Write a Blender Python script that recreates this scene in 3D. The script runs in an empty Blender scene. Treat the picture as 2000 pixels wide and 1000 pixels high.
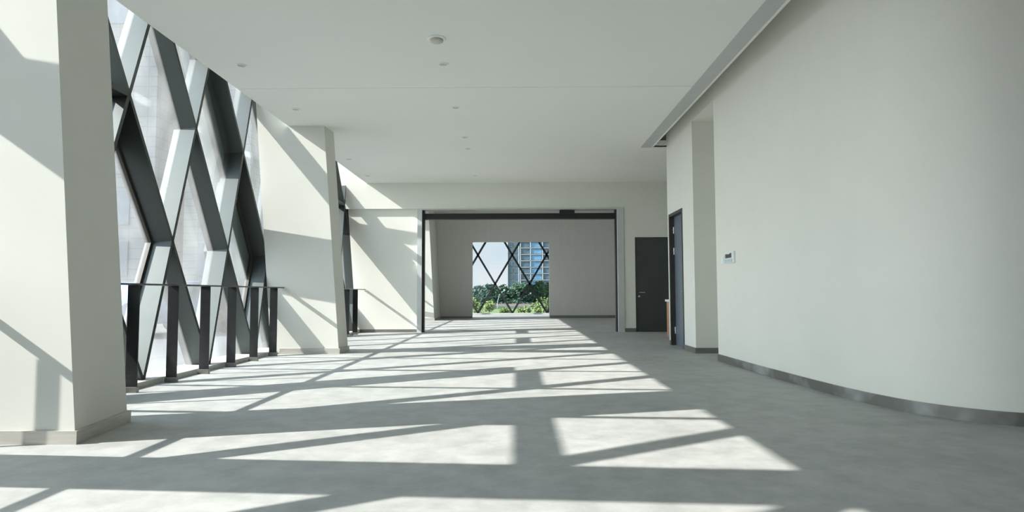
import bpy, bmesh, math, random
from mathutils import Vector, Matrix
random.seed(7)
scene = bpy.context.scene
C = scene.collection

# ------------------------------------------------------------------ camera
F_PX, PITCH, ROLL, YAW, EYE = 1250.0, 0.05777, -0.00329, -0.00738, 0.95
cam_data = bpy.data.cameras.new('camera')
cam_data.sensor_fit = 'HORIZONTAL'
cam_data.sensor_width = 36.0
cam_data.lens = 36.0 * F_PX / 2000.0
cam_data.clip_start, cam_data.clip_end = 0.05, 2000.0
cam = bpy.data.objects.new('camera', cam_data)
C.objects.link(cam)
fw = Vector((math.sin(YAW) * math.cos(PITCH), math.cos(YAW) * math.cos(PITCH), math.sin(PITCH)))
r0 = Vector((math.cos(YAW), -math.sin(YAW), 0))
u0 = r0.cross(fw)
rr = r0 * math.cos(ROLL) + u0 * math.sin(ROLL)
uu = -r0 * math.sin(ROLL) + u0 * math.cos(ROLL)
m3 = Matrix((rr, uu, -fw)).transposed()
cam.matrix_world = Matrix.Translation((0, 0, EYE)) @ m3.to_4x4()
scene.camera = cam

# ------------------------------------------------------------------ light
scene.view_settings.view_transform = 'Standard'
scene.view_settings.look = 'None'
scene.view_settings.gamma = 1.0
scene.view_settings.use_curve_mapping = False
scene.view_settings.exposure = 0.11

SUN_DIR = Vector((1.0, 0.258, -0.706)).normalized()
sun_data = bpy.data.lights.new('sun', 'SUN')
sun_data.energy = 12.1
sun_data.angle = math.radians(0.53)
sun_data.color = (1.0, 0.955, 0.925)
sun = bpy.data.objects.new('sun', sun_data)
C.objects.link(sun)
sun.rotation_euler = SUN_DIR.to_track_quat('-Z', 'Y').to_euler()
sun.location = (-30, -10, 25)

SKY_STRENGTH = 1.0
world = bpy.data.worlds.new('sky')
scene.world = world
world.use_nodes = True
nt = world.node_tree
nt.nodes.clear()
def wn(t, **k):
    n = nt.nodes.new(t)
    for a, b in k.items(): setattr(n, a, b)
    return n
tc = wn('ShaderNodeTexCoord')
sep = wn('ShaderNodeSeparateXYZ')
nt.links.new(tc.outputs['Generated'], sep.inputs[0])
ramp = wn('ShaderNodeValToRGB')
ramp.color_ramp.elements[0].position = 0.0
ramp.color_ramp.elements[0].color = (0.72, 0.80, 0.86, 1)
ramp.color_ramp.elements[1].position = 0.75
ramp.color_ramp.elements[1].color = (0.30, 0.50, 0.80, 1)
e = ramp.color_ramp.elements.new(0.15); e.color = (0.60, 0.75, 0.88, 1)
nt.links.new(sep.outputs['Z'], ramp.inputs[0])
noise = wn('ShaderNodeTexNoise')
noise.inputs['Scale'].default_value = 3.0
noise.inputs['Detail'].default_value = 6.0
mp = wn('ShaderNodeMapping'); mp.inputs['Scale'].default_value = (1, 1, 2.5); mp.inputs['Location'].default_value = (0.3, 0.2, 0.1)
nt.links.new(tc.outputs['Generated'], mp.inputs[0]); nt.links.new(mp.outputs[0], noise.inputs['Vector'])
cr = wn('ShaderNodeValToRGB')
cr.color_ramp.elements[0].position = 0.42; cr.color_ramp.elements[1].position = 0.62
nt.links.new(noise.outputs['Fac'], cr.inputs[0])
mixc = wn('ShaderNodeMix', data_type='RGBA')
nt.links.new(cr.outputs[0], mixc.inputs[0]); nt.links.new(ramp.outputs[0], mixc.inputs[6])
mixc.inputs[7].default_value = (0.84, 0.88, 0.92, 1)
dot = wn('ShaderNodeVectorMath', operation='DOT_PRODUCT')
nrm = wn('ShaderNodeVectorMath', operation='NORMALIZE')
nt.links.new(tc.outputs['Generated'], nrm.inputs[0]); nt.links.new(nrm.outputs[0], dot.inputs[0])
dot.inputs[1].default_value = (-SUN_DIR.x, -SUN_DIR.y, -SUN_DIR.z)
mx = wn('ShaderNodeMath', operation='MAXIMUM'); mx.inputs[1].default_value = 0.0
pw = wn('ShaderNodeMath', operation='POWER'); pw.inputs[1].default_value = 2.0
ml = wn('ShaderNodeMath', operation='MULTIPLY_ADD'); ml.inputs[1].default_value = 6.0; ml.inputs[2].default_value = 1.0
nt.links.new(dot.outputs['Value'], mx.inputs[0]); nt.links.new(mx.outputs[0], pw.inputs[0]); nt.links.new(pw.outputs[0], ml.inputs[0])
st = wn('ShaderNodeMath', operation='MULTIPLY'); st.inputs[1].default_value = SKY_STRENGTH
nt.links.new(ml.outputs[0], st.inputs[0])
bg = wn('ShaderNodeBackground'); out = wn('ShaderNodeOutputWorld')
nt.links.new(mixc.outputs[2], bg.inputs[0]); nt.links.new(st.outputs[0], bg.inputs[1]); nt.links.new(bg.outputs[0], out.inputs[0])

# ------------------------------------------------------------------ materials
def material(name, col, rough=0.6, metal=0.0, var=0.0, scale=3.0, bump=0.0, bscale=40.0, spec=0.5, stretch=(1, 1, 1)):
    m = bpy.data.materials.new(name); m.use_nodes = True
    t = m.node_tree; b = t.nodes['Principled BSDF']
    b.inputs['Base Color'].default_value = (*col, 1)
    b.inputs['Roughness'].default_value = rough
    b.inputs['Metallic'].default_value = metal
    b.inputs['Specular IOR Level'].default_value = spec
    if var or bump:
        g = t.nodes.new('ShaderNodeNewGeometry')
        mpn = t.nodes.new('ShaderNodeMapping'); mpn.inputs['Scale'].default_value = stretch
        t.links.new(g.outputs['Position'], mpn.inputs[0])
    if var:
        n = t.nodes.new('ShaderNodeTexNoise'); n.inputs['Scale'].default_value = scale; n.inputs['Detail'].default_value = 8; n.inputs['Roughness'].default_value = 0.65
        t.links.new(mpn.outputs[0], n.inputs['Vector'])
        r = t.nodes.new('ShaderNodeValToRGB')
        r.color_ramp.elements[0].position = 0.3; r.color_ramp.elements[1].position = 0.7
        r.color_ramp.elements[0].color = (*[c * (1 - var) for c in col], 1)
        r.color_ramp.elements[1].color = (*[min(1, c * (1 + var)) for c in col], 1)
        t.links.new(n.outputs['Fac'], r.inputs[0]); t.links.new(r.outputs[0], b.inputs['Base Color'])
    if bump:
        n2 = t.nodes.new('ShaderNodeTexNoise'); n2.inputs['Scale'].default_value = bscale; n2.inputs['Detail'].default_value = 5
        t.links.new(mpn.outputs[0], n2.inputs['Vector'])
        bp = t.nodes.new('ShaderNodeBump'); bp.inputs['Strength'].default_value = bump; bp.inputs['Distance'].default_value = 0.004
        t.links.new(n2.outputs['Fac'], bp.inputs['Height']); t.links.new(bp.outputs[0], b.inputs['Normal'])
    return m

def glass_material(name, tint, haze):
    m = bpy.data.materials.new(name); m.use_nodes = True
    t = m.node_tree; t.nodes.clear()
    o = t.nodes.new('ShaderNodeOutputMaterial')
    tr = t.nodes.new('ShaderNodeBsdfTransparent'); tr.inputs[0].default_value = (*tint, 1)
    tl = t.nodes.new('ShaderNodeBsdfTranslucent'); tl.inputs[0].default_value = (0.92, 0.92, 0.88, 1)
    gl = t.nodes.new('ShaderNodeBsdfGlossy'); gl.inputs['Roughness'].default_value = 0.02
    lw = t.nodes.new('ShaderNodeLayerWeight'); lw.inputs['Blend'].default_value = 0.5
    p5 = t.nodes.new('ShaderNodeMath'); p5.operation = 'POWER'; p5.inputs[1].default_value = 5.0
    fr = t.nodes.new('ShaderNodeMath'); fr.operation = 'MULTIPLY_ADD'; fr.inputs[1].default_value = 0.9; fr.inputs[2].default_value = 0.035
    t.links.new(lw.outputs['Facing'], p5.inputs[0]); t.links.new(p5.outputs[0], fr.inputs[0])
    a = t.nodes.new('ShaderNodeMixShader'); b = t.nodes.new('ShaderNodeMixShader')
    if haze:
        g = t.nodes.new('ShaderNodeNewGeometry')
        n = t.nodes.new('ShaderNodeTexNoise'); n.inputs['Scale'].default_value = 1.7; n.inputs['Detail'].default_value = 6
        t.links.new(g.outputs['Position'], n.inputs['Vector'])
        mr = t.nodes.new('ShaderNodeMapRange'); mr.inputs['From Min'].default_value = 0.3; mr.inputs['From Max'].default_value = 0.7
        mr.inputs['To Min'].default_value = haze * 0.6; mr.inputs['To Max'].default_value = haze * 1.4
        t.links.new(n.outputs['Fac'], mr.inputs['Value']); t.links.new(mr.outputs[0], a.inputs[0])
    else:
        a.inputs[0].default_value = 0.0
    t.links.new(tr.outputs[0], a.inputs[1]); t.links.new(tl.outputs[0], a.inputs[2])
    t.links.new(fr.outputs[0], b.inputs[0]); t.links.new(a.outputs[0], b.inputs[1]); t.links.new(gl.outputs[0], b.inputs[2])
    t.links.new(b.outputs[0], o.inputs[0])
    return m

def grid_material(name, wall, joint, bw, bh, mortar=0.012):
    """cladding panels with thin joints, laid out in metres on upright faces"""
    m = bpy.data.materials.new(name); m.use_nodes = True
    t = m.node_tree; b = t.nodes['Principled BSDF']; b.inputs['Roughness'].default_value = 0.6
    g = t.nodes.new('ShaderNodeNewGeometry'); s = t.nodes.new('ShaderNodeSeparateXYZ'); t.links.new(g.outputs['Position'], s.inputs[0])
    add = t.nodes.new('ShaderNodeMath'); t.links.new(s.outputs['X'], add.inputs[0]); t.links.new(s.outputs['Y'], add.inputs[1])
    c = t.nodes.new('ShaderNodeCombineXYZ'); t.links.new(add.outputs[0], c.inputs['X']); t.links.new(s.outputs['Z'], c.inputs['Y'])
    br = t.nodes.new('ShaderNodeTexBrick'); br.offset = 0.0
    br.inputs['Scale'].default_value = 1.0; br.inputs['Brick Width'].default_value = bw; br.inputs['Row Height'].default_value = bh
    br.inputs['Mortar Size'].default_value = mortar; br.inputs['Mortar Smooth'].default_value = 0.1
    br.inputs['Color1'].default_value = (*wall, 1); br.inputs['Color2'].default_value = (*[x * 0.95 for x in wall], 1); br.inputs['Mortar'].default_value = (*joint, 1)
    t.links.new(c.outputs[0], br.inputs['Vector']); t.links.new(br.outputs['Color'], b.inputs['Base Color'])
    return m

def floor_material():
    m = bpy.data.materials.new('bare_concrete'); m.use_nodes = True
    t = m.node_tree; b = t.nodes['Principled BSDF']
    g = t.nodes.new('ShaderNodeNewGeometry')
    def noise(sc, det, rough):
        n = t.nodes.new('ShaderNodeTexNoise'); n.inputs['Scale'].default_value = sc; n.inputs['Detail'].default_value = det; n.inputs['Roughness'].default_value = rough
        t.links.new(g.outputs['Position'], n.inputs['Vector']); return n
    n1, n2, n3 = noise(0.7, 8, 0.65), noise(5.0, 8, 0.7), noise(45.0, 4, 0.6)
    r1 = t.nodes.new('ShaderNodeValToRGB')
    r1.color_ramp.elements[0].position = 0.32; r1.color_ramp.elements[0].color = (0.35, 0.362, 0.352, 1)
    r1.color_ramp.elements[1].position = 0.66; r1.color_ramp.elements[1].color = (0.455, 0.463, 0.45, 1)
    t.links.new(n1.outputs['Fac'], r1.inputs[0])
    r2 = t.nodes.new('ShaderNodeValToRGB')
    r2.color_ramp.elements[0].position = 0.30; r2.color_ramp.elements[0].color = (0.76, 0.765, 0.76, 1)
    r2.color_ramp.elements[1].position = 0.60; r2.color_ramp.elements[1].color = (1.04, 1.04, 1.03, 1)
    t.links.new(n2.outputs['Fac'], r2.inputs[0])
    mm = t.nodes.new('ShaderNodeMix'); mm.data_type = 'RGBA'; mm.blend_type = 'MULTIPLY'; mm.inputs[0].default_value = 1.0
    t.links.new(r1.outputs[0], mm.inputs[6]); t.links.new(r2.outputs[0], mm.inputs[7]); t.links.new(mm.outputs[2], b.inputs['Base Color'])
    mr = t.nodes.new('ShaderNodeMapRange'); mr.inputs['To Min'].default_value = 0.45; mr.inputs['To Max'].default_value = 0.75
    t.links.new(n2.outputs['Fac'], mr.inputs['Value']); t.links.new(mr.outputs[0], b.inputs['Roughness'])
    bp = t.nodes.new('ShaderNodeBump'); bp.inputs['Strength'].default_value = 0.15; bp.inputs['Distance'].default_value = 0.004
    t.links.new(n3.outputs['Fac'], bp.inputs['Height']); t.links.new(bp.outputs[0], b.inputs['Normal'])
    return m

def film_material():
    """steel skirting with leftover patches of milky protective film"""
    m = material('filmed_steel', (0.20, 0.196, 0.18), 0.36, 0.5)
    t = m.node_tree; b = t.nodes['Principled BSDF']
    g = t.nodes.new('ShaderNodeNewGeometry')
    n = t.nodes.new('ShaderNodeTexNoise'); n.inputs['Scale'].default_value = 1.9; n.inputs['Detail'].default_value = 3
    t.links.new(g.outputs['Position'], n.inputs['Vector'])
    r = t.nodes.new('ShaderNodeValToRGB')
    r.color_ramp.elements[0].position = 0.50; r.color_ramp.elements[0].color = (0.20, 0.196, 0.18, 1)
    r.color_ramp.elements[1].position = 0.66; r.color_ramp.elements[1].color = (0.46, 0.475, 0.48, 1)
    t.links.new(n.outputs['Fac'], r.inputs[0]); t.links.new(r.outputs[0], b.inputs['Base Color'])
    return m

M = {
    'floor': floor_material(),
    'wall': material('white_plaster', (0.76, 0.766, 0.70), 0.75, var=0.02, scale=2.0, bump=0.06, bscale=120, spec=0.25),
    'ceiling': material('ceiling_paint', (0.785, 0.80, 0.755), 0.8, var=0.01, scale=1.0, spec=0.2),
    'pier': material('pier_plaster', (0.695, 0.702, 0.65), 0.75, var=0.02, scale=2.0, bump=0.06, bscale=120, spec=0.25),
    'backwall': material('grey_back_wall', (0.16, 0.165, 0.17), 0.8, var=0.03),
    'rear': material('shaded_plaster', (0.56, 0.55, 0.525), 0.75, var=0.03, scale=3.0, spec=0.25, stretch=(3, 3, 0.4)),  # weaker light on the rear wall is put into this greyer colour
    'fin': material('anodised_fin', (0.084, 0.094, 0.091), 0.5, 0.88, var=0.03, scale=5, spec=0.5),
    'brace': material('grey_green_steel', (0.16, 0.20, 0.20), 0.6, var=0.05),
    'darkfin': material('black_window_bar', (0.02, 0.022, 0.025), 0.5, var=0.1),
    'post': material('black_steel', (0.014, 0.015, 0.016), 0.35, 0.0, var=0.3, scale=8, spec=0.4),
    'rail': material('dark_steel', (0.10, 0.11, 0.11), 0.35, 0.6, var=0.1, scale=8),
    'steel': material('brushed_steel', (0.22, 0.216, 0.198), 0.36, 0.5, var=0.15, scale=4, stretch=(1, 1, 12)),
    'sunlit_skirt': material('sunlit_steel_skirting', (0.50, 0.485, 0.44), 0.45, 0.25, var=0.12, scale=4, stretch=(1, 1, 12)),  # same steel as the other baseboards, sunlight painted in as a paler colour
    'chrome': material('satin_chrome', (0.75, 0.74, 0.70), 0.25, 1.0, var=0.03),
    'filmed': film_material(),
    'sill': material('sill_stone', (0.52, 0.53, 0.49), 0.7, var=0.08, scale=8),
    'trim': material('zinc_trim', (0.58, 0.61, 0.60), 0.45, 0.2, var=0.05, scale=6),
    'strip': material('grey_strip', (0.50, 0.51, 0.50), 0.6, 0.1, var=0.03, scale=4),
    'black': material('black_paint', (0.012, 0.012, 0.014), 0.5, var=0.2, scale=6),
    'door': material('charcoal_door', (0.052, 0.058, 0.060), 0.5, var=0.06, scale=3),
    'bluedoor': material('slate_door', (0.12, 0.15, 0.185), 0.4, var=0.05, scale=3),
    'doorframe': material('dark_bronze_frame', (0.05, 0.046, 0.040), 0.5, var=0.1, scale=6),
    'wood': material('reddish_wood', (0.46, 0.25, 0.14), 0.5, var=0.25, scale=3, stretch=(8, 8, 0.6)),
    'white': material('white_plastic', (0.80, 0.83, 0.82), 0.4, var=0.01),
    'beige': material('beige_plastic', (0.52, 0.50, 0.42), 0.5, var=0.03),
    'lens': material('grey_lens', (0.45, 0.46, 0.44), 0.4, var=0.05),
    'display': material('dark_display', (0.05, 0.06, 0.06), 0.3, var=0.1),
    'bluestrip': material('pale_blue_plastic', (0.50, 0.63, 0.70), 0.4, var=0.03),
    'glass': glass_material('dusty_glass', (0.95, 0.96, 0.95), 0.062),
    'clear': glass_material('clear_glass', (0.96, 0.98, 0.98), 0.0),
    'paving': material('pale_paving', (0.088, 0.092, 0.092), 0.8, var=0.15, scale=0.8),
    'grass': material('lawn', (0.10, 0.15, 0.045), 0.9, var=0.4, scale=3),
    'leaf_dark': material('dark_leaves', (0.016, 0.050, 0.030), 0.7, var=0.45, scale=0.9),
    'leaf_mid': material('green_leaves', (0.028, 0.078, 0.034), 0.7, var=0.45, scale=0.9),
    'leaf_lime': material('lime_leaves', (0.15, 0.22, 0.05), 0.6, var=0.4, scale=3),
    'bark': material('bark', (0.09, 0.065, 0.045), 0.9, var=0.3, scale=6),
    'pink': material('pink_masonry', (0.62, 0.42, 0.36), 0.8, var=0.2, scale=2),
    'clad': grid_material('pale_cladding', (0.20, 0.215, 0.205), (0.11, 0.125, 0.125), 1.2, 0.42, 0.02),
    'clad2': grid_material('grey_cladding', (0.145, 0.158, 0.158), (0.085, 0.095, 0.10), 0.9, 0.60, 0.03),
    'winglass': material('blue_window', (0.06, 0.095, 0.13), 0.15, 0.0, var=0.4, scale=0.4),
    'winlight': material('light_blue_window', (0.10, 0.22, 0.36), 0.2, 0.0, var=0.3, scale=0.3),
    'bandwhite': material('white_band', (0.32, 0.33, 0.33), 0.6, var=0.03),
    'towerband': material('tower_band', (0.34, 0.37, 0.40), 0.6, var=0.03),
    'towergrey': material('tower_grey', (0.16, 0.175, 0.18), 0.6, var=0.06, scale=0.2),
    'red_car': material('red_paint', (0.35, 0.05, 0.05), 0.3, var=0.03),
    'blue_car': material('blue_paint', (0.10, 0.17, 0.32), 0.3, var=0.03),
    'tyre': material('tyre_rubber', (0.02, 0.02, 0.02), 0.8, var=0.1),
}

# ------------------------------------------------------------------ helpers
def obj(name, bm, mat, parent=None, smooth=False):
    me = bpy.data.meshes.new(name)
    bmesh.ops.recalc_face_normals(bm, faces=bm.faces[:])
    bm.to_mesh(me); bm.free()
    if smooth:
        for p in me.polygons: p.use_smooth = True
    me.materials.append(M[mat] if isinstance(mat, str) else mat)
    o = bpy.data.objects.new(name, me); C.objects.link(o)
    if parent:
        o.parent = parent
        o.location = -parent.location if parent.rotation_euler.z == 0 else (0, 0, 0)
    return o
def prism(bm, pts_a, pts_b):
    """two matching loops of 3D points joined into a closed solid"""
    a = [bm.verts.new(p) for p in pts_a]; b = [bm.verts.new(p) for p in pts_b]
    n = len(a)
    bm.faces.new(a); bm.faces.new(b[::-1])
    for i in range(n):
        bm.faces.new((a[i], b[i], b[(i + 1) % n], a[(i + 1) % n]))
    return bm
def add_box(bm, x0, x1, y0, y1, z0, z1):
    return prism(bm, [(x0, y0, z0), (x1, y0, z0), (x1, y1, z0), (x0, y1, z0)], [(x0, y0, z1), (x1, y0, z1), (x1, y1, z1), (x0, y1, z1)])
def box(*a):
    return add_box(bmesh.new(), *a)
def bevelled(bm, w):
    bmesh.ops.bevel(bm, geom=bm.edges[:], offset=w, segments=2, affect='EDGES', profile=0.6)
    return bm
def lathe(bm, prof, cx, cy, seg=32):
    """profile of (radius, z), closed on its axis"""
    rings = []
    for r, z in prof:
        if r < 1e-6: rings.append([bm.verts.new((cx, cy, z))])
        else: rings.append([bm.verts.new((cx + r * math.cos(2 * math.pi * i / seg), cy + r * math.sin(2 * math.pi * i / seg), z)) for i in range(seg)])
    for A, B in zip(rings, rings[1:]):
        for i in range(seg):
            j = (i + 1) % seg
            if len(A) == 1 and len(B) == 1: continue
            if len(A) == 1: bm.faces.new((A[0], B[i], B[j]))
            elif len(B) == 1: bm.faces.new((A[i], A[j], B[0]))
            else: bm.faces.new((A[i], A[j], B[j], B[i]))
    return bm
def tube(bm, pts, rad, seg=10):
    rings = []
    for i, p in enumerate(pts):
        p = Vector(p); d = (Vector(pts[min(i + 1, len(pts) - 1)]) - Vector(pts[max(i - 1, 0)])).normalized()
        a = d.orthogonal().normalized(); b = d.cross(a)
        r = rad if not isinstance(rad, (list, tuple)) else rad[i]
        rings.append([bm.verts.new(p + (a * math.cos(2 * math.pi * k / seg) + b * math.sin(2 * math.pi * k / seg)) * r) for k in range(seg)])
    for A, B in zip(rings, rings[1:]):
        for k in range(seg):
            bm.faces.new((A[k], A[(k + 1) % seg], B[(k + 1) % seg], B[k]))
    bm.faces.new(rings[0][::-1]); bm.faces.new(rings[-1])
    return bm
def empty(name, loc=(0, 0, 0), rz=0.0):
    o = bpy.data.objects.new(name, None); C.objects.link(o)
    o.empty_display_size = 0.2; o.location = loc; o.rotation_euler = (0, 0, rz)
    return o
def tag(o, label, cat, group=None):
    o['label'] = label; o['category'] = cat
    if group: o['group'] = group
    return o
def struct(o):
    o['kind'] = 'structure'; return o
def thing(name, label, cat, loc=(0, 0, 0), rz=0.0, group=None):
    return tag(empty(name, loc, rz), label, cat, group)

# ------------------------------------------------------------------ key dimensions (metres, eye at x=0 y=0)
XF, SL = 3.917, 0.0792                    # inner face of the glazing grid: x = -(XF + SL*z)
NODE_Y, CELL, HALF_Z, Z0 = 6.750, 1.4399, 1.5318, 0.041
FIN_D, FIN_T, ZTOP = 0.28, 0.048, 4.637
CEIL, CEIL_EDGE = 3.66, -3.69
FAR_Y, REAR_Y, END_Y = 15.6, 24.3, 28.62
BACK_Y, RIGHT_X = -6.0, 7.5

# ------------------------------------------------------------------ floor, ceiling, walls
struct(obj('floor', box(-4.25, RIGHT_X, BACK_Y, END_Y + 0.15, -0.25, 0.0), 'floor'))
SLOT_A, SLOT_B, SLOT_Y = 2.325, 2.52, 11.80      # grey strip and recess along the curved wall
bm = bmesh.new()
add_box(bm, -3.11, SLOT_A, BACK_Y, 8.296, CEIL, CEIL + 0.12)
add_box(bm, -3.11, SLOT_A, 8.304, FAR_Y, CEIL, CEIL + 0.12)
for ya, yb in ((BACK_Y, 4.11), (4.81, 8.296), (8.304, 10.18), (10.62, FAR_Y)):          # notched round the piers
    add_box(bm, CEIL_EDGE, -3.11, ya, yb, CEIL, CEIL + 0.12)
add_box(bm, SLOT_A, RIGHT_X, SLOT_Y, FAR_Y, CEIL, CEIL + 0.12)
add_box(bm, SLOT_A, RIGHT_X, BACK_Y, SLOT_Y, 4.15, 4.27)          # top of the recess beside the curved wall
add_box(bm, SLOT_B - 0.01, SLOT_B + 0.01, BACK_Y, SLOT_Y, CEIL + 0.02, 4.15)
struct(obj('ceiling', bm, 'ceiling'))
bm = bmesh.new()
add_box(bm, -3.11, RIGHT_X, FAR_Y + 0.3, END_Y, 4.25, 4.37)
for ya, yb in ((FAR_Y + 0.3, 22.43), (REAR_Y, END_Y)):
    add_box(bm, CEIL_EDGE, -3.11, ya, yb, CEIL, 4.37)
struct(obj('ceiling_beyond', bm, 'ceiling'))
struct(obj('ceiling_roof', box(-4.62, RIGHT_X + 0.2, BACK_Y, END_Y, 4.66, 4.85), 'ceiling'))
bm = add_box(bmesh.new(), SLOT_A, SLOT_B - 0.005, BACK_Y, SLOT_Y + 0.05, CEIL - 0.006, CEIL + 0.02)
add_box(bm, SLOT_B - 0.005, 2.80, SLOT_Y, SLOT_Y + 0.05, CEIL - 0.006, CEIL + 0.02)
struct(obj('trim_1', bm, 'strip'))
struct(obj('trim_2', box(SLOT_B - 0.005, SLOT_B + 0.025, BACK_Y, SLOT_Y, CEIL - 0.012, CEIL + 0.05), 'wall'))

def spline(pts, n):
    out = []
    P = [pts[0]] + pts + [pts[-1]]
    for i in range(1, len(P) - 2):
        for k in range(n):
            t = k / n
            out.append(tuple(0.5 * ((2 * P[i][a]) + (-P[i-1][a] + P[i+1][a]) * t + (2*P[i-1][a] - 5*P[i][a] + 4*P[i+1][a] - P[i+2][a]) * t*t + (-P[i-1][a] + 3*P[i][a] - 3*P[i+1][a] + P[i+2][a]) * t**3) for a in (0, 1)))
    out.append(pts[-1]); return out
CURVE = spline([(2.80, 8.98), (2.825, 8.12), (2.855, 7.3), (2.90, 6.45), (2.965, 5.75), (3.08, 5.2), (3.28, 4.83), (3.58, 4.59), (4.05, 4.44), (4.9, 4.36), (RIGHT_X + .2, 4.34)], 14)
loop = CURVE + [(RIGHT_X + 0.2, 8.98)]
struct(obj('wall_right', prism(bmesh.new(), [(x, y, 0) for x, y in loop], [(x, y, 4.2) for x, y in loop]), 'wall'))
inner = [(x - 0.014, y - (0.0 if x < 3.05 else 0.014)) for x, y in CURVE]
struct(obj('baseboard_right', prism(bmesh.new(), [(x, y, 0) for x, y in inner + CURVE[::-1]], [(x, y, 0.095) for x, y in inner + CURVE[::-1]]), 'filmed'))
bm = bmesh.new()
add_box(bm, 2.80, 5.8, 10.10, 10.77, 0, 4.2)
add_box(bm, 2.80, 5.8, 11.72, 11.83, 0, 4.2)
add_box(bm, 2.80, 5.8, 10.77, 11.72, 2.375, 4.2)
add_box(bm, 3.02, 5.8, 10.77, 11.72, 0, 2.375)
add_box(bm, 2.80, 3.50, 8.98, 10.10, 3.68, 4.2)
add_box(bm, 3.50, 3.60, 8.98, 10.10, 0, 4.2)
struct(obj('wall_right_niche', bm, 'wall'))
bm = bmesh.new()
add_box(bm, 2.786, 3.5, 10.086, 10.10, 0, 0.085)
add_box(bm, 2.786, 2.80, 10.10, 10.77, 0, 0.085)
add_box(bm, 2.786, 2.80, 11.72, 11.83, 0, 0.085)
struct(obj('baseboard_niche', bm, 'steel'))
struct(obj('wall_right_near', box(RIGHT_X, RIGHT_X + 0.2, BACK_Y, 4.34, 0, 4.65), 'backwall'))
struct(obj('wall_back', box(-4.2, RIGHT_X + 0.2, BACK_Y - 0.2, BACK_Y, 0, 4.65), 'backwall'))

# far wall with the wide opening
def leaning(bm, xa, xb, y0, y1, z0, z1, sl=SL, sb=0.0):
    """a slab whose left end leans like the glazing; xa, xb are measured at floor level"""
    f = lambda x, s, z: x - s * z
    return prism(bm, [(f(xa, sl, z0), y0, z0), (f(xb, sb, z0), y0, z0), (f(xb, sb, z1), y0, z1), (f(xa, sl, z1), y0, z1)],
                 [(f(xa, sl, z0), y1, z0), (f(xb, sb, z0), y1, z0), (f(xb, sb, z1), y1, z1), (f(xa, sl, z1), y1, z1)])
OL, OR, OH = -2.32, 2.46, 2.995             # wide opening: left, right, head
bm = bmesh.new()
leaning(bm, -XF, OL - 0.11, FAR_Y + 0.07, FAR_Y + 0.3, 0, OH + 0.05)
leaning(bm, -4.12, 7.4, FAR_Y, FAR_Y + 0.3, OH + 0.03, 4.6)
add_box(bm, OR + 0.155, 2.885, FAR_Y, FAR_Y + 0.3, 0, OH + 0.03)
add_box(bm, 2.885, 3.90, FAR_Y, FAR_Y + 0.3, 2.30, OH + 0.03)
add_box(bm, 3.90, 7.4, FAR_Y, FAR_Y + 0.3, 0, OH + 0.03)
add_box(bm, 2.885, 3.90, FAR_Y + 0.12, FAR_Y + 0.3, 0, 2.30)
struct(obj('wall_far', bm, 'wall'))
bm = bmesh.new()
add_box(bm, -4.0, OL - 0.11, FAR_Y + 0.055, FAR_Y + 0.07, 0, 0.075)
add_box(bm, OR + 0.155, 2.885, FAR_Y - 0.014, FAR_Y, 0, 0.09)
struct(obj('baseboard_far', bm, 'steel'))
struct(obj('wall_side', box(5.8, 6.0, 11.83, END_Y, 0, 4.65), 'wall'))
t3 = struct(empty('trim_3'))
obj('jamb', box(OL - 0.11, OL, FAR_Y - 0.02, FAR_Y + 0.32, 0, OH), 'trim', t3)
obj('jamb', box(OR, OR + 0.155, FAR_Y - 0.02, FAR_Y + 0.32, 0, OH), 'trim', t3)
obj('head', box(OL - 0.11, OR + 0.155, FAR_Y - 0.02, FAR_Y + 0.32, OH, OH + 0.03), 'trim', t3)
k = thing('shutter_track', 'black metal track lining the head and sides of the wide opening', 'track', (0, FAR_Y + 0.2, 0))
obj('head_beam', box(OL + 0.045, OR - 0.035, FAR_Y + 0.12, FAR_Y + 0.30, 2.775, 2.915), 'black', k)
obj('motor_box', bevelled(box(1.06, 1.43, FAR_Y + 0.06, FAR_Y + 0.24, 2.88, 2.985), 0.008), 'black', k)
obj('guide', box(OL, OL + 0.045, FAR_Y + 0.08, FAR_Y + 0.26, 0, OH - 0.005), 'black', k)
obj('guide', box(OR - 0.035, OR, FAR_Y + 0.08, FAR_Y + 0.26, 0, OH - 0.005), 'black', k)

# rear wall of the room beyond
bm = bmesh.new()
leaning(bm, -4.12, -1.70, REAR_Y, REAR_Y + 0.35, 0, 2.91)
leaning(bm, -4.12, 5.8, REAR_Y, REAR_Y + 0.35, 2.91, 4.4)
add_box(bm, 1.24, 5.8, REAR_Y, REAR_Y + 0.35, 0, 2.91)
struct(obj('wall_rear', bm, 'rear'))
bm = bmesh.new()
add_box(bm, -4.0, -1.70, REAR_Y - 0.015, REAR_Y, 0, 0.08)
add_box(bm, 1.24, 5.8, REAR_Y - 0.015, REAR_Y, 0, 0.10)
struct(obj('baseboard_rear', bm, 'steel'))

# ------------------------------------------------------------------ leaning piers
def pier(y0, y1, label, xf, xb, lean=0.08):
    """xf / xb: inner face at the floor, front and back corner; the shaft stops at the ceiling line"""
    p = thing('leaning_pier', label, 'pillar', (xf - 0.6, (y0 + y1) / 2, 0))
    xo = -(XF - 0.02); zt = CEIL + 0.60
    def ring(z): return [(xo - SL * z, y0, z), (xf - lean * z, y0, z), (xb - lean * z, y1, z), (xo - SL * z, y1, z)]
    obj('shaft', prism(bmesh.new(), ring(0), ring(zt)), 'pier', p)
    h = 0.085; e = 0.016; xi = -3.76
    def foot(z): return [(xi, y0 - e, z), (xf + e, y0 - e, z), (xb + e, y1 + e, z), (xi, y1 + e, z)]
    obj('baseboard', prism(bmesh.new(), foot(0), foot(h)), 'sunlit_skirt', p)
    return p
pier(4.11, 4.81, 'white leaning pier at the near end of the glazed wall', -2.81, -2.905)
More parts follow.
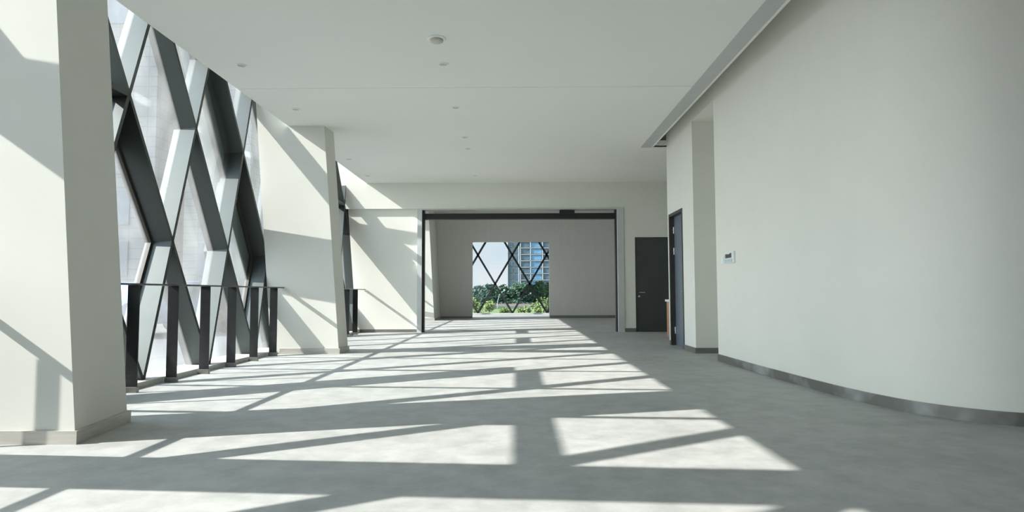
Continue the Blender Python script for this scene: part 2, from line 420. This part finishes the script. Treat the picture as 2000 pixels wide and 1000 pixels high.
pier(10.18, 10.62, 'white leaning pier standing between the two railings', -2.82, -2.79, 0.078)
pier(22.43, REAR_Y - 0.03, 'narrow sunlit pier beyond the wide opening', -2.89, -2.89, 0.056)

# ------------------------------------------------------------------ glazed diamond grid, leaning outwards
NOUT = Vector((-1, 0, -SL)).normalized()
def fp(y, z, d=0.0):
    return Vector((-(XF + SL * z), y, z)) + NOUT * d
def clip_seg(a, b, y0, y1, z0, z1):
    t0, t1 = 0.0, 1.0
    for p, q in ((-(b[0]-a[0]), a[0]-y0), (b[0]-a[0], y1-a[0]), (-(b[1]-a[1]), a[1]-z0), (b[1]-a[1], z1-a[1])):
        if abs(p) < 1e-9:
            if q < 0: return None
        else:
            r = q / p
            if p < 0: t0 = max(t0, r)
            else: t1 = min(t1, r)
    if t0 >= t1 - 1e-3: return None
    f = lambda t: (a[0] + (b[0]-a[0])*t, a[1] + (b[1]-a[1])*t)
    return f(t0), f(t1)
def clip_poly(poly, y0, y1, z0, z1):
    for axis, lim, sgn in ((0, y0, 1), (0, y1, -1), (1, z0, 1), (1, z1, -1)):
        outp = []
        for i in range(len(poly)):
            p, q = poly[i], poly[(i + 1) % len(poly)]
            dp, dq = sgn * (p[axis] - lim), sgn * (q[axis] - lim)
            if dp >= 0: outp.append(p)
            if dp * dq < 0:
                t = dp / (dp - dq); outp.append((p[0] + (q[0]-p[0])*t, p[1] + (q[1]-p[1])*t))
        poly = outp
        if len(poly) < 3: return None
    return poly
def inset(poly, w):
    cy = sum(p[0] for p in poly) / len(poly); cz = sum(p[1] for p in poly) / len(poly)
    s = 0.955
    return [(cy + (p[0]-cy)*s, cz + (p[1]-cz)*s) for p in poly]
def fin(place, a, b, th, d0, d1):
    """a flat bar from a to b in the grid plane, standing d0..d1 out from its inner face"""
    dy, dz = b[0]-a[0], b[1]-a[1]; L = math.hypot(dy, dz); ny, nz = -dz/L*th/2, dy/L*th/2
    q = [(a[0]+ny, a[1]+nz), (b[0]+ny, b[1]+nz), (b[0]-ny, b[1]-nz), (a[0]-ny, a[1]-nz)]
    return prism(bmesh.new(), [place(y, z, d0) for y, z in q], [place(y, z, d1) for y, z in q])
def glazing(name, place, y0, y1, node, cell, half, z0, ztop, th, depth, glass, hbars=(), vents=(), gd=0.2, mat='fin'):
    w = struct(empty(name, place((y0 + y1) / 2, 0, 0)))
    n0 = int(math.floor((y0 - node) / cell)) - 3; n1 = int(math.ceil((y1 - node) / cell)) + 3
    rows = 4
    for n in range(n0, n1):
        for sg in (1, -1):
            a = (node + n * cell, z0); b = (a[0] + sg * rows * cell / 2, z0 + rows * half)
            s = clip_seg(a, b, y0, y1, z0, ztop)
            if s and math.hypot(s[1][0]-s[0][0], s[1][1]-s[0][1]) > 0.08:
                obj('mullion', fin(place, s[0], s[1], th, 0, depth), mat, w)
        for row in range(0, rows + 1):
            cy = node + n * cell + (cell / 2 if row % 2 == 0 else 0); cz = z0 + row * half
            if row == 1 and n in vents: continue
            dm = [(cy - cell/2, cz), (cy, cz - half), (cy + cell/2, cz), (cy, cz + half)]
            pl = clip_poly(dm, y0, y1, z0, ztop)
            if pl:
                pl = inset(pl, th)
                obj('glass_pane', prism(bmesh.new(), [place(y, z, gd - 0.008) for y, z in pl], [place(y, z, gd + 0.008) for y, z in pl]), glass, w)
    for n in hbars:
        a = (node + n * cell, z0 + 2 * half)
        obj('transom', fin(place, a, (a[0] + cell, a[1]), 0.07, 0, 0.20), 'fin', w)
    for n, ang in vents.items() if vents else ():
        cy, cz = node + n * cell, z0 + half
        piv = cy + cell / 2 - 0.03
        def place2(y, z, d, ang=ang, piv=piv):
            dy = y - piv
            return place(piv + dy * math.cos(ang) , z, gd + 0.02 + d - dy * math.sin(ang))
        k2 = 0.965
        dm = [(cy - cell/2*k2, cz), (cy, cz - half*k2), (cy + cell/2*k2, cz), (cy, cz + half*k2)]
        k3 = k2 - 0.05
        di = [(cy - cell/2*k3, cz), (cy, cz - half*k3), (cy + cell/2*k3, cz), (cy, cz + half*k3)]
        bm = bmesh.new()
        for i in range(4):
            j = (i + 1) % 4
            q = [dm[i], dm[j], di[j], di[i]]
            prism(bm, [place2(y, z, 0.0) for y, z in q], [place2(y, z, 0.07) for y, z in q])
        sash = obj('opening_sash', bm, 'doorframe', w)
        sash['label'] = 'dark sash swung slightly outwards'
        pane = obj('sash_pane', prism(bmesh.new(), [place2(y, z, 0.03) for y, z in di], [place2(y, z, 0.045) for y, z in di]), glass)
        pane.parent = sash
        pane.location = (0, 0, 0)
    return w
bays = ((BACK_Y, 4.46, (-3,), {}, [(-1, -2.37, -2.0, 0.06, ZTOP), (-1, -1.22, -0.98, 2.85, 3.30)]),
        (4.46, 10.40, (-1,), {0: 0.10, 2: 0.05}, [(1, -1.10, -0.74, 0.06, 3.15)]),
        (10.40, 15.73, (3, 5), {}, [(-1, 6.99, 7.09, 1.0, ZTOP), (1, 5.01, 5.24, 0.06, 3.1)]), (15.73, END_Y, (), {}, []))
MSL = CELL / 2 / HALF_Z
def brace(w, sg, i0, i1, z0, z1):
    """a broad flat member outside the glass, following one grid line"""
    f = lambda i, z: NODE_Y + i * CELL + sg * MSL * (z - Z0)
    q = [(f(i0, z0), z0), (f(i1, z0), z0), (f(i1, z1), z1), (f(i0, z1), z1)]
    obj('outer_brace', prism(bmesh.new(), [fp(y, z, 0.285) for y, z in q], [fp(y, z, 0.40) for y, z in q]), 'brace', w)
for i, (a, b, hb, vt, br) in enumerate(bays):
    w = glazing('window_%d' % (i + 1), fp, a, b, NODE_Y, CELL, HALF_Z, Z0, ZTOP, FIN_T, FIN_D, 'glass', hb, vt)
    for q in br: brace(w, *q)
    if i == 2:
        yj = FAR_Y + 0.072
        q = [(yj, 0.055), (yj + 0.05, 0.055), (yj + 0.05, ZTOP), (yj, ZTOP)]
        obj('jamb', prism(bmesh.new(), [fp(y, z, 0.0) for y, z in q], [fp(y, z, 0.27) for y, z in q]), 'fin', w)
    if i == 1: brace(w, -1, 2.72, 3.03, 0.06, ZTOP)
    xo, xi = -4.25, -3.835
    bm = prism(bmesh.new(), [(xi, a, 0), (xi, b, 0), (xo, b, 0), (xo, a, 0)], [(xi, a, 0.055), (xi, b, 0.055), (xo, b, 0.055), (xo, a, 0.055)])
    obj('sill', bm, 'sill', w)
# end window across the room beyond
ep = lambda x, z, d=0.0: Vector((x, END_Y + d, z))
w = glazing('window_5', ep, -4.1, 5.8, -0.20, 1.54, 1.298, 0.06, 4.25, 0.085, 0.10, 'clear', gd=0.06, mat='darkfin')
obj('sill', box(-4.1, 5.8, END_Y - 0.03, END_Y + 0.2, 0, 0.06), 'sill', w)

# ------------------------------------------------------------------ railings
RAIL_X, RAIL_Z = -3.735, 1.057
def railing(ya, yb, posts, label):
    r = thing('railing', label, 'railing', (RAIL_X, (ya + yb) / 2, 0), group='black railings along the glazed wall')
    obj('handrail', bevelled(box(RAIL_X - 0.04, RAIL_X + 0.04, ya, yb, RAIL_Z - 0.018, RAIL_Z), 0.004), 'rail', r)
    for y in posts:
        p = obj('post', box(RAIL_X - 0.057, RAIL_X + 0.057, y - 0.006, y + 0.006, 0.02, RAIL_Z - 0.018), 'post', r)
        s = obj('post_shoe', bevelled(box(RAIL_X - 0.066, RAIL_X + 0.066, y - 0.02, y + 0.02, 0.0, 0.055), 0.004), 'steel')
        s.parent = p
    return r
S = CELL / 2
railing(-1.5, 4.10, [3.92 - S * i for i in range(8)], 'black post railing before the nearest pier at the frame edge')
railing(4.83, 10.165, [6.2266 + S * i for i in range(-1, 6)], 'long black railing of flat posts between the near and middle piers')
railing(10.64, 15.66, [14.80 - S * i for i in range(6)], 'short visible black railing behind the middle pier')
railing(16.0, 22.42, [21.9 - S * i for i in range(9)], 'black railing in the room beyond the wide opening')

# ------------------------------------------------------------------ doors
d = struct(empty('door_1', (2.82, 11.25, 0)))
bm = bmesh.new()
add_box(bm, 2.79, 2.94, 11.668, 11.72, 0, 2.375)
add_box(bm, 2.79, 2.94, 10.77, 10.822, 0, 2.375)
add_box(bm, 2.79, 2.94, 10.822, 11.668, 2.323, 2.375)
obj('frame', bm, 'doorframe', d)
leaf = obj('leaf', box(2.878, 2.922, 10.822, 11.666, 0.008, 2.323), 'bluedoor', d)
def fit(o, parent):
    o.parent = parent; o.location = (0, 0, 0); return o
for z in (2.08, 1.70, 0.27):
    fit(obj('hinge', tube(bmesh.new(), [(2.868, 11.660, z - 0.06), (2.868, 11.660, z + 0.06)], 0.014), 'chrome'), leaf)
bm = tube(bmesh.new(), [(2.88, 10.90, 0.97), (2.83, 10.90, 0.97), (2.82, 10.92, 0.97), (2.82, 11.03, 0.97)], 0.010)
fit(obj('handle', bm, 'chrome'), leaf)
d2 = struct(empty('door_2', (3.4, FAR_Y, 0)))
bm = bmesh.new()
add_box(bm, 2.885, 2.912, FAR_Y - 0.005, FAR_Y + 0.10, 0, 2.30)
add_box(bm, 3.873, 3.90, FAR_Y - 0.005, FAR_Y + 0.10, 0, 2.30)
add_box(bm, 2.912, 3.873, FAR_Y - 0.005, FAR_Y + 0.10, 2.272, 2.30)
obj('frame', bm, 'door', d2)
leaf = obj('leaf', box(2.914, 3.871, FAR_Y + 0.01, FAR_Y + 0.05, 0.008, 2.272), 'door', d2)
bm = tube(bmesh.new(), [(2.97, FAR_Y + 0.01, 0.955), (2.97, FAR_Y - 0.045, 0.955), (2.99, FAR_Y - 0.055, 0.955), (3.10, FAR_Y - 0.055, 0.955)], 0.011)
fit(obj('handle', bm, 'chrome'), leaf)
fit(obj('lock_rose', tube(bmesh.new(), [(2.97, FAR_Y + 0.01, 0.86), (2.97, FAR_Y - 0.012, 0.86)], 0.024, 16), 'chrome'), leaf)

# ------------------------------------------------------------------ fittings
k = thing('cabinet', 'low reddish wooden cabinet with a white top beside the far grey door', 'cabinet', (3.6, 13.7, 0))
obj('carcass', box(3.25, 4.2, 13.36, 13.95, 0.0, 0.755), 'wood', k)
obj('top', bevelled(box(3.22, 4.23, 13.33, 13.98, 0.755, 0.80), 0.006), 'white', k)
obj('door_panel', box(3.275, 3.70, 13.345, 13.36, 0.07, 0.735), 'wood', k)
obj('door_panel', box(3.72, 4.175, 13.345, 13.36, 0.07, 0.735), 'wood', k)

k = thing('control_panel', 'small white wall control panel with dark display beside the niche', 'control panel', (2.81, 8.43, 1.405))
obj('plate', bevelled(box(2.795, 2.835, 8.26, 8.60, 1.33, 1.485), 0.006), 'white', k)
obj('button_strip', box(2.788, 2.80, 8.31, 8.58, 1.34, 1.385), 'bluestrip', k)
for ya, yb, h in ((8.53, 8.565, 0.055), (8.47, 8.515, 0.05), (8.41, 8.455, 0.05), (8.345, 8.395, 0.06)):
    obj('display_segment', box(2.788, 2.80, ya, yb, 1.402, 1.402 + h), 'display', k)
k = thing('switch_plate', 'plain pale switch plate just left of the control panel', 'switch', (2.81, 8.70, 1.39))
obj('plate', bevelled(box(2.796, 2.83, 8.64, 8.77, 1.34, 1.445), 0.005), 'white', k)
obj('rocker', bevelled(box(2.790, 2.80, 8.665, 8.745, 1.36, 1.425), 0.003), 'white', k)

def downlight(x, y, label, r=0.066):
    k = thing('recessed_downlight', label, 'ceiling light', (x, y, CEIL), group='recessed ceiling downlights')
    bm = lathe(bmesh.new(), [(r * 0.72, CEIL), (r * 0.74, CEIL - 0.008), (r * 0.95, CEIL - 0.006), (r, CEIL), (r * 0.72, CEIL)], x, y)
    obj('trim_ring', bm, 'white', k, True)
    bm = lathe(bmesh.new(), [(0, CEIL - 0.002), (r * 0.72, CEIL - 0.003), (r * 0.72, CEIL + 0.01), (0, CEIL + 0.01)], x, y)
    obj('lens', bm, 'lens', k)
for x, y, lb in ((-0.86, 7.43, 'round downlight just behind the smoke detector on the ceiling'),
                 (-0.885, 9.21, 'downlight in the middle of the right row, alone behind the ceiling joint'),
                 (-0.895, 11.0, 'front one of the close downlight pair in the right row'),
                 (-0.905, 11.87, 'rear one of the close downlight pair in the right row'),
                 (-0.955, 14.64, 'small downlight of the right row nearest the wide opening'),
                 (-3.26, 7.43, 'downlight of the left row nearest the viewer, above the railing'),
                 (-3.245, 9.25, 'downlight of the left row in front of the middle pier'),
                 (-3.385, 12.77, 'downlight of the left row just past the middle pier'),
                 (-3.43, 14.58, 'downlight of the left row closest to the far wall')):
    downlight(x, y, lb)
k = thing('smoke_detector', 'largest round ceiling fitting with a beige raised centre', 'smoke detector', (-0.845, 6.67, CEIL))
obj('base_ring', lathe(bmesh.new(), [(0, CEIL), (0.10, CEIL), (0.10, CEIL - 0.006), (0.09, CEIL - 0.014), (0, CEIL - 0.014)], -0.845, 6.67), 'white', k, True)
obj('sensor_dome', lathe(bmesh.new(), [(0, CEIL - 0.045), (0.05, CEIL - 0.043), (0.068, CEIL - 0.034), (0.072, CEIL - 0.014), (0, CEIL - 0.014)], -0.845, 6.67), 'beige', k, True)

# ------------------------------------------------------------------ outdoors
bm = bmesh.new(); add_box(bm, -90, -4.26, -40, 58, -0.6, -0.12); add_box(bm, -4.26, 8, -40, BACK_Y - 0.3, -0.6, -0.12)
struct(obj('ground_paving', bm, 'paving'))
o = struct(obj('ground_lawn', box(-4.26, 60, END_Y + 0.25, 58, -0.6, -0.10), 'grass'))
struct(obj('ground_beyond', box(-300, 300, 58, 700, -4.6, -4.2), 'grass'))

def leaf_cloud(blobs, n, size, rnd):
    bm = bmesh.new()
    wts = [b[3] ** 2 for b in blobs]
    for _ in range(n):
        cx, cy, cz, r = rnd.choices(blobs, wts)[0]
        v = Vector((rnd.gauss(0, 1), rnd.gauss(0, 1), rnd.gauss(0, 1))).normalized() * r * (rnd.uniform(0.55, 1.05))
        p = Vector((cx, cy, cz)) + v
        a = Vector((rnd.gauss(0, 1), rnd.gauss(0, 1), rnd.gauss(0, .6))).normalized(); b = a.orthogonal().normalized()
        s = size * rnd.uniform(0.6, 1.4)
        q = [p - a * s, p + b * s * 0.45, p + a * s, p - b * s * 0.45]
        bm.faces.new([bm.verts.new(x) for x in q])
    return bm
def tree(loc, h, w, mat, label, rnd, n=2600, size=0.30, group='trees of the green belt'):
    t = thing('leafy_tree', label, 'tree', loc, rnd.uniform(0, 6), group)
    tr = obj('trunk', tube(bmesh.new(), [(0, 0, -0.1), (0.05, 0, h * 0.3), (0, 0.05, h * 0.7)], [0.16, 0.12, 0.05]), 'bark', None)
    tr.parent = t
    blobs = [(rnd.uniform(-.5, .5) * w, rnd.uniform(-.5, .5) * w, h * rnd.uniform(0.35, 0.8), w * rnd.uniform(0.28, 0.42)) for _ in range(9)]
    blobs += [(0, 0, h * 0.55, w * 0.45), (0, 0, h * 0.82, w * 0.25)]
    cr = obj('crown', leaf_cloud(blobs, n, size, rnd), mat, None); cr.parent = t
    return t
rnd = random.Random(3)
TREES = ((-5.6, 91, 6.8, 2.6, 'leaf_dark'), (-3.9, 101, 7.1, 2.7, 'leaf_dark'), (-1.9, 91, 7.0, 2.6, 'leaf_mid'), (-0.1, 101, 7.6, 2.7, 'leaf_mid'), (1.8, 91, 7.1, 2.6, 'leaf_dark'), (3.6, 101, 7.9, 2.7, 'leaf_mid'), (5.4, 91, 7.7, 2.7, 'leaf_mid'))
LAB = ('dark green tree outside, leftmost one in the end window', 'dark tree outside under the open sky, second from the left in the end window', 'mid green tree outside behind the curved lamp, just left of the tower',
       'bright green tree outside below the left edge of the tower', 'dark tree outside in the middle of the tower front', 'tall mid green tree outside, second from the right in the end window', 'mid green tree outside, rightmost one in the end window')
for (x, y, h, wd, mt), lb in zip(TREES, LAB):
    tree((x, y, -4.2), h, wd, mt, lb, rnd, 3000, 0.24)
UNDER = ((-4.7, 80, 4.3), (-2.4, 82, 4.2), (-0.2, 80, 4.5), (2.0, 82, 4.3), (4.2, 80, 4.7))
UL = ('rounded dark bush outside at the far left foot of the trees', 'dark bush outside right behind the curved lamp', 'dark bush outside in the middle, over the end of the pink wall', 'dark bush outside right of centre above the lime shrubs', 'dark bush outside at the right foot of the trees')
for (x, y, h), lb in zip(UNDER, UL):
    t = thing('round_bush', lb, 'bush', (x, y, -4.2), 0, 'bushes under the trees')
    b = obj('foliage', leaf_cloud([(rnd.uniform(-.55, .55), rnd.uniform(-.5, .5), h * rnd.uniform(.25, .78), 0.8) for _ in range(9)], 1800, 0.22, rnd), 'leaf_dark'); b.parent = t
    s = obj('stem', tube(bmesh.new(), [(0, 0, -0.05), (0.05, 0, h * 0.5)], [0.08, 0.03], 6), 'bark'); s.parent = t
SHR = ((-1.98, 30.4, 0.95, 'bushy lime shrub outside at the lower left of the end window'), (-1.38, 31.8, 0.75, 'lime shrub outside, second from the left in the end window'), (-0.6, 33.3, 0.34, 'low lime shrub outside at the middle of the end window'),
       (0.35, 32.6, 0.40, 'low lime shrub outside just right of the middle grid foot'), (0.9, 31.6, 0.55, 'lime shrub outside before the pink wall, right of centre'), (1.36, 30.3, 1.0, 'tall lime shrub outside at the right edge of the end window'))
for x, y, h, lb in SHR:
    t = thing('lime_shrub', lb, 'shrub', (x, y, -0.1), 0, 'lime shrubs outside the end window')
    bl = [(rnd.uniform(-.27, .27), rnd.uniform(-.25, .25), h * rnd.uniform(.2, .8), 0.22 * min(1, h + .15)) for _ in range(9)]
    b = obj('foliage', leaf_cloud(bl, 420, 0.06, rnd), 'leaf_lime'); b.parent = t
    s = obj('stem', tube(bmesh.new(), [(0, 0, -0.05), (0.02, 0.01, h * 0.7)], [0.02, 0.008], 6), 'bark'); s.parent = t
tag(obj('garden_wall', bevelled(box(-2.6, 2.2, 50.0, 50.3, -0.1, 0.09), 0.02), 'pink'), 'low pink garden wall outside behind the lime shrubs', 'wall')
k = thing('curved_lamp', 'thin white curved pole with a round tip outside before the trees', 'lamp', (-1.35, 44, -0.1))
pts = [(-1.35, 44, -0.1), (-1.33, 44, 0.35), (-1.24, 44, 0.72), (-1.08, 44, 0.98), (-0.86, 44, 1.12)]
obj('pole', tube(bmesh.new(), pts, 0.022, 8), 'white', k)
bm = bmesh.new(); bmesh.ops.create_icosphere(bm, subdivisions=2, radius=0.07, matrix=Matrix.Translation((-0.86, 44, 1.14)))
obj('tip', bm, 'white', k, True)

# tower beyond the end window
tw = thing('glass_tower', 'tall blue glass tower outside, seen through the end window', 'building', (8, 300, -4.2))
obj('core', box(-4.5, 30, 300, 320, -4.2, 70), 'towergrey', tw)
for xa, xb, mt in ((-3.9, -1.9, 'winglass'), (-1.2, 0.6, 'winglass'), (2.0, 6.2, 'winglass'), (6.8, 11.6, 'winlight'), (12.6, 16.5, 'winglass'), (17.2, 28, 'winlight')):
    for z in range(4, 40, 3):
        obj('window', box(xa, xb, 299.6, 300.2, z + 0.35, z + 2.55), mt, tw)
for z in range(4, 41, 3):
    obj('floor_band', box(1.2, 30.3, 299.2, 300.2, z - 0.15, z + 0.1), 'towerband', tw)
for x in (-4.3, 0.95, 1.7, 6.5, 12.1):
    obj('corner_strip', box(x - 0.2, x + 0.2, 299.2, 300.2, -4.2, 70), 'towerband', tw)

# pale blocks along the street, seen through the leaning glazing
def block(label, x0, x1, y0, y1, h, mat, cols_front, cols_side):
    b = thing('apartment_block', label, 'building', ((x0 + x1) / 2, (y0 + y1) / 2, -0.12))
    obj('wall', box(x0, x1, y0, y1, -0.12, h), mat, b)
    for xa, xb in cols_front:
        for z in range(2, int(h) - 1, 3):
            obj('window', box(xa, xb, y0 - 0.08, y0 + 0.2, z, z + 2.0), 'winglass', b)
    for ya, yb in cols_side:
        for z in range(2, int(h) - 1, 3):
            obj('window', box(x1 - 0.2, x1 + 0.08, ya, yb, z, z + 2.0), 'winglass', b)
    obj('parapet', box(x0 - 0.2, x1 + 0.2, y0 - 0.2, y1 + 0.2, h, h + 0.7), 'bandwhite', b)
    return b
block('pale clad apartment block outside the leaning glazing, nearest one', -37, -28.5, 35, 47, 30, 'clad', ((-36, -34.8), (-33, -31.8), (-30.4, -29.4)), ())
block('grey clad apartment block outside, middle one seen through the glazing', -27.5, -21.2, 37, 48, 27, 'clad2', ((-26.6, -25.5), (-24.2, -22.6)), ())
block('slim pale apartment block outside, beside the sky gap in the glazing', -20.2, -16.2, 38.5, 48, 24, 'clad', ((-19.3, -18.2),), ())
def car(label, x, y, rz, paint):
    c = thing('parked_car', label, 'car', (x, y, -0.12), rz)
    prof = [(-2.1, .32), (-2.12, .72), (-1.9, .86), (-1.45, .92), (-.85, 1.38), (.55, 1.42), (1.15, .98), (1.95, .86), (2.1, .62), (2.08, .32)]
    bm = prism(bmesh.new(), [(px, -.82, pz) for px, pz in prof], [(px, .82, pz) for px, pz in prof])
    bevelled(bm, 0.06)
    b = obj('body', bm, paint); b.parent = c
    for s in (-1, 1):
        gw = [(-1.2, .95), (-.78, 1.30), (.48, 1.34), (.95, .98)]
        g = obj('side_glass', prism(bmesh.new(), [(px, s * .80, pz) for px, pz in gw], [(px, s * .835, pz) for px, pz in gw]), 'winglass'); g.parent = c
        for wx in (-1.3, 1.3):
            t = obj('wheel', tube(bmesh.new(), [(wx, s * .62, .33), (wx, s * .86, .33)], .33, 20), 'tyre'); t.parent = c
    return c
car('blue car parked outside, seen between the first and second railing posts', -9.6, 17.2, math.radians(75), 'blue_car')
car('dark red car parked outside beyond the small yellow-green tree', -10.6, 22.6, math.radians(80), 'red_car')
tree((-8.35, 18.3, -0.12), 1.35, 0.7, 'leaf_lime', 'small yellow-green young tree outside between the third and fourth railing posts', rnd, 600, 0.07, None)
